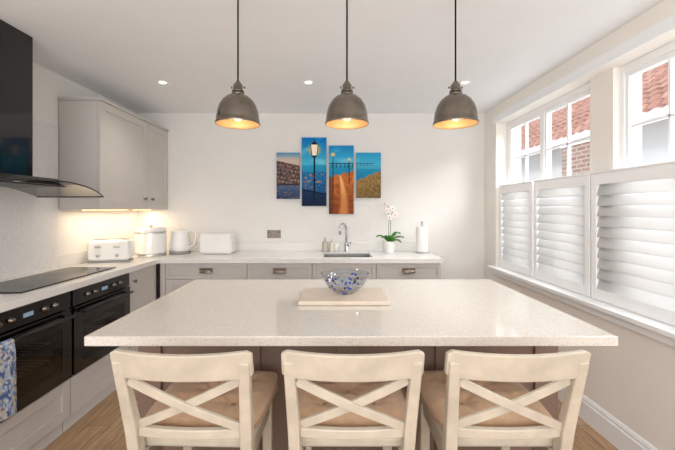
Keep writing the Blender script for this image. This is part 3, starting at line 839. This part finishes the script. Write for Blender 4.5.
def soap(x, y, r, h, mat, label):
    e = empty('soap_dispenser', (x, y, ZW), label, 'soap bottle')
    b = MB(); b.lathe([(0, 0), (r*.95, 0), (r, .005), (r, h*.72), (r*.85, h*.8), (r*.35, h*.84), (r*.35, h*.88), (0, h*.88)], seg=28); b.done('bottle', mat, e)
    b = MB(); b.lathe([(0, h*.88), (r*.42, h*.88), (r*.42, h*.93), (.004, h*.94), (.004, h*1.06), (.009, h*1.06), (.009, h*1.1), (0, h*1.1)], seg=18); b.tube([(0, 0, h*1.08), (0, -.035, h*1.08), (0, -.038, h*1.03)], .0035, 8); b.done('pump', M['chrome'], e)
soap(-.085, 3.69, .030, .135, M['amber'], 'clear soap dispenser with chrome pump by the sink')
soap(-.015, 3.70, .026, .115, M['soap'], 'cream hand lotion bottle with chrome pump by the sink')
e = empty('drinking_glass', (.035, 3.71, ZW), 'small white tumbler beside the tap', 'tumbler')
b = MB(); b.lathe([(0, 0), (.024, 0), (.028, .08), (.026, .08), (.022, .004), (0, .004)], seg=24); b.done('cup', M['cer'], e)

# orchid
e = empty('potted_orchid', (.575, 3.60, ZW), 'white orchid in a white ceramic pot', 'potted plant')
b = MB(); b.lathe([(0, 0), (.045, 0), (.05, .005), (.062, .09), (.064, .12), (.058, .12), (.054, .09), (0, .088)], seg=36); b.done('pot', M['cer'], e)
def leaf(ang, ln, wd, rise, droop, name='leaf'):
    b = MB()
    def fn(u, v):
        r = ln*u; wv = wd*math.sin(math.pi*min(1, u*.92+.06))**.7; t = 2*v-1
        z = .09+rise*math.sin(u*1.9)-droop*u*u+.012*abs(t)
        return (math.cos(ang)*r-math.sin(ang)*t*wv, math.sin(ang)*r+math.cos(ang)*t*wv, z)
    b.grid(14, 4, fn); b.done(name, M['leaf'], e, solid=.002, recalc=False)
for a, l, w, ri, d in ((.1, .16, .032, .08, .02), (2.9, .13, .028, .09, .02), (-.7, .14, .030, .06, .04), (-2.3, .13, .028, .10, .03), (.5, .15, .03, .12, .02), (-1.4, .12, .026, .11, .05)):
    leaf(a, l, w, ri, d)
s1 = [(0, 0, .09), (-.005, 0, .2), (.0, -.005, .32), (-.005, -.01, .42), (-.015, -.03, .475), (-.03, -.05, .49)]
s2 = [(.005, 0, .09), (.015, 0, .22), (.018, -.005, .34), (.025, -.01, .40), (.04, -.03, .42)]
for s_ in (s1, s2):
    b = MB(); b.tube(s_, .0028, 8); b.done('stem', M['stem'], e)
def flower(p, yaw, sc=1.0):
    b = MB()
    for k in range(5):
        a = math.pi/2+2*math.pi*k/5; ln = .034*sc; wd = (.019 if k in (1, 4) else .012)*sc
        def fn(u, v):
            r = ln*u; wv = wd*math.sin(math.pi*min(.97, u*.9+.05))**.6; t = 2*v-1
            return (math.cos(a)*r-math.sin(a)*t*wv, -.006*math.sin(u*3)-.001*k, math.sin(a)*r+math.cos(a)*t*wv)
        b.grid(8, 4, fn)
    fl = b.done('flower', M['petal'], e, loc=p, rot=yaw, solid=.0012, recalc=False)
    b = MB(); b.lathe([(0, -.008), (.008, -.003), (.009, .002), (0, .008)], seg=12); b.done('flower_centre', M['lip'], fl, loc=(0, -.010, -.003))
for p, y in (((-.05, -.055, .50), -.3), ((-.03, -.045, .435), .3), ((.03, -.03, .455), .5), ((.0, -.03, .365), .1), ((.055, -.03, .39), .3)):
    flower(p, y, 1.0)
# paper towel
e = empty('paper_towel_holder', (.915, 3.60, ZW), 'steel kitchen roll stand on worktop', 'kitchen roll holder')
b = MB(); b.lathe([(0, 0), (.07, 0), (.07, .006), (.06, .01), (0, .01)], seg=36); b.done('base', M['steel'], e)
b = MB(); b.tube([(0, 0, .01), (0, 0, .30)], .006, 12); b.lathe([(0, .30), (.008, .302), (.012, .312), (.008, .322), (0, .324)], seg=18); b.done('rod', M['steel'], e)
b = MB(); b.lathe([(.019, 0), (.058, 0), (.060, .004), (.060, .252), (.058, .256), (.019, .256), (.019, 0)], seg=40)
b.done('kitchen_roll', M['paper'], loc=(.915, 3.60, ZW+.0115), label='white paper kitchen roll on its stand', cat='kitchen roll')

# towel over oven handle
b = MB(); yc0, yc1 = 1.50, 1.675; hxx = XF+.05; hz = .725
path = [(-.017, -.30), (-.016, -.1), (-.0155, 0), (-.010, .011), (0, .0145), (.011, .011), (.0155, 0), (.017, -.1), (.018, -.2), (.019, -.34)]
def tw(u, v):
    k = v*(len(path)-1); i = min(int(k), len(path)-2); f = k-i
    px = path[i][0]*(1-f)+path[i+1][0]*f; pz = path[i][1]*(1-f)+path[i+1][1]*f
    if v > .5: px += .006*math.sin(u*9)*min(1, -pz*5 if pz < 0 else 0)+(.004 if pz < -.02 else 0)
    return (px, yc0+(yc1-yc0)*u, pz)
b.grid(60, 120, tw)
tow = b.done('tea_towel', M['cloth'], loc=(hxx, 0, hz), solid=.003, recalc=False, label='blue floral patterned towel hanging on oven handle', cat='towel')
ca = tow.data.color_attributes.new('Col', 'FLOAT_COLOR', 'POINT')
for i, v in enumerate(tow.data.vertices):
    y, z = v.co.y*42, v.co.z*42
    n1, n2, n3 = noise.noise(Vector((y, z, 0))), noise.noise(Vector((y*1.3, z*1.3, 5))), noise.noise(Vector((y*2, z*2, 9)))
    c = (160, 172, 192)
    if n1 > .10: c = (70, 92, 134)
    elif n1 > -.05: c = (110, 132, 166)
    if n2 > .26: c = (188, 172, 152)
    if n3 > .28: c = (204, 198, 188)
    ca.data[i].color = L(c)

# ---------------------------------------------------------------- lights / world / camera
w = bpy.data.worlds.new('World'); S.world = w; w.use_nodes = True
nt = w.node_tree; bg = nt.nodes['Background']
tc = nt.nodes.new('ShaderNodeTexCoord'); sp = nt.nodes.new('ShaderNodeSeparateXYZ'); nt.links.new(tc.outputs['Generated'], sp.inputs[0])
r = nt.nodes.new('ShaderNodeValToRGB'); r.color_ramp.elements[0].position = 0.0; r.color_ramp.elements[0].color = (.86, .85, .84, 1)
r.color_ramp.elements[1].position = .6; r.color_ramp.elements[1].color = (.84, .91, 1, 1)
nt.links.new(sp.outputs['Z'], r.inputs['Fac']); nt.links.new(r.outputs['Color'], bg.inputs['Color'])
bg.inputs['Strength'].default_value = 1.3

def area(name, loc, target, sx, sy, energy, col=(1, 1, 1)):
    la = bpy.data.lights.new(name, 'AREA'); la.shape = 'RECTANGLE'; la.size = sx; la.size_y = sy; la.energy = energy; la.color = col
    o = bpy.data.objects.new(name, la); S.collection.objects.link(o); o.location = loc
    o.rotation_euler = (Vector(target)-Vector(loc)).to_track_quat('-Z', 'Y').to_euler()
    return o
area('daylight_window', (3.2, 2.2, 3.5), (0, 2.2, 1.0), 4.0, 1.6, 450, (.96, .98, 1))
area('fill_rear', (.0, -1.5, 1.6), (.3, 3, 2.5), 3.2, 1.4, 60, (.98, .98, 1))  # added soft fill lamp behind the camera, brightens the room
su = bpy.data.lights.new('sun', 'SUN'); su.energy = 1.8; su.angle = .2; su.color = (1, .98, .96)
so = bpy.data.objects.new('sun', su); S.collection.objects.link(so)
so.rotation_euler = Vector((.65, -.25, -.72)).to_track_quat('-Z', 'Y').to_euler(); so.location = (-3, 6, 6)

cam = bpy.data.cameras.new('Camera'); co = bpy.data.objects.new('Camera', cam); S.collection.objects.link(co)
co.location = (0, 0, H); co.rotation_euler = (math.radians(90), 0, 0)
cam.lens = 350/675*36; cam.sensor_width = 36; cam.shift_x = 4.5/675; cam.shift_y = -16/675; cam.clip_start = .05
S.camera = co
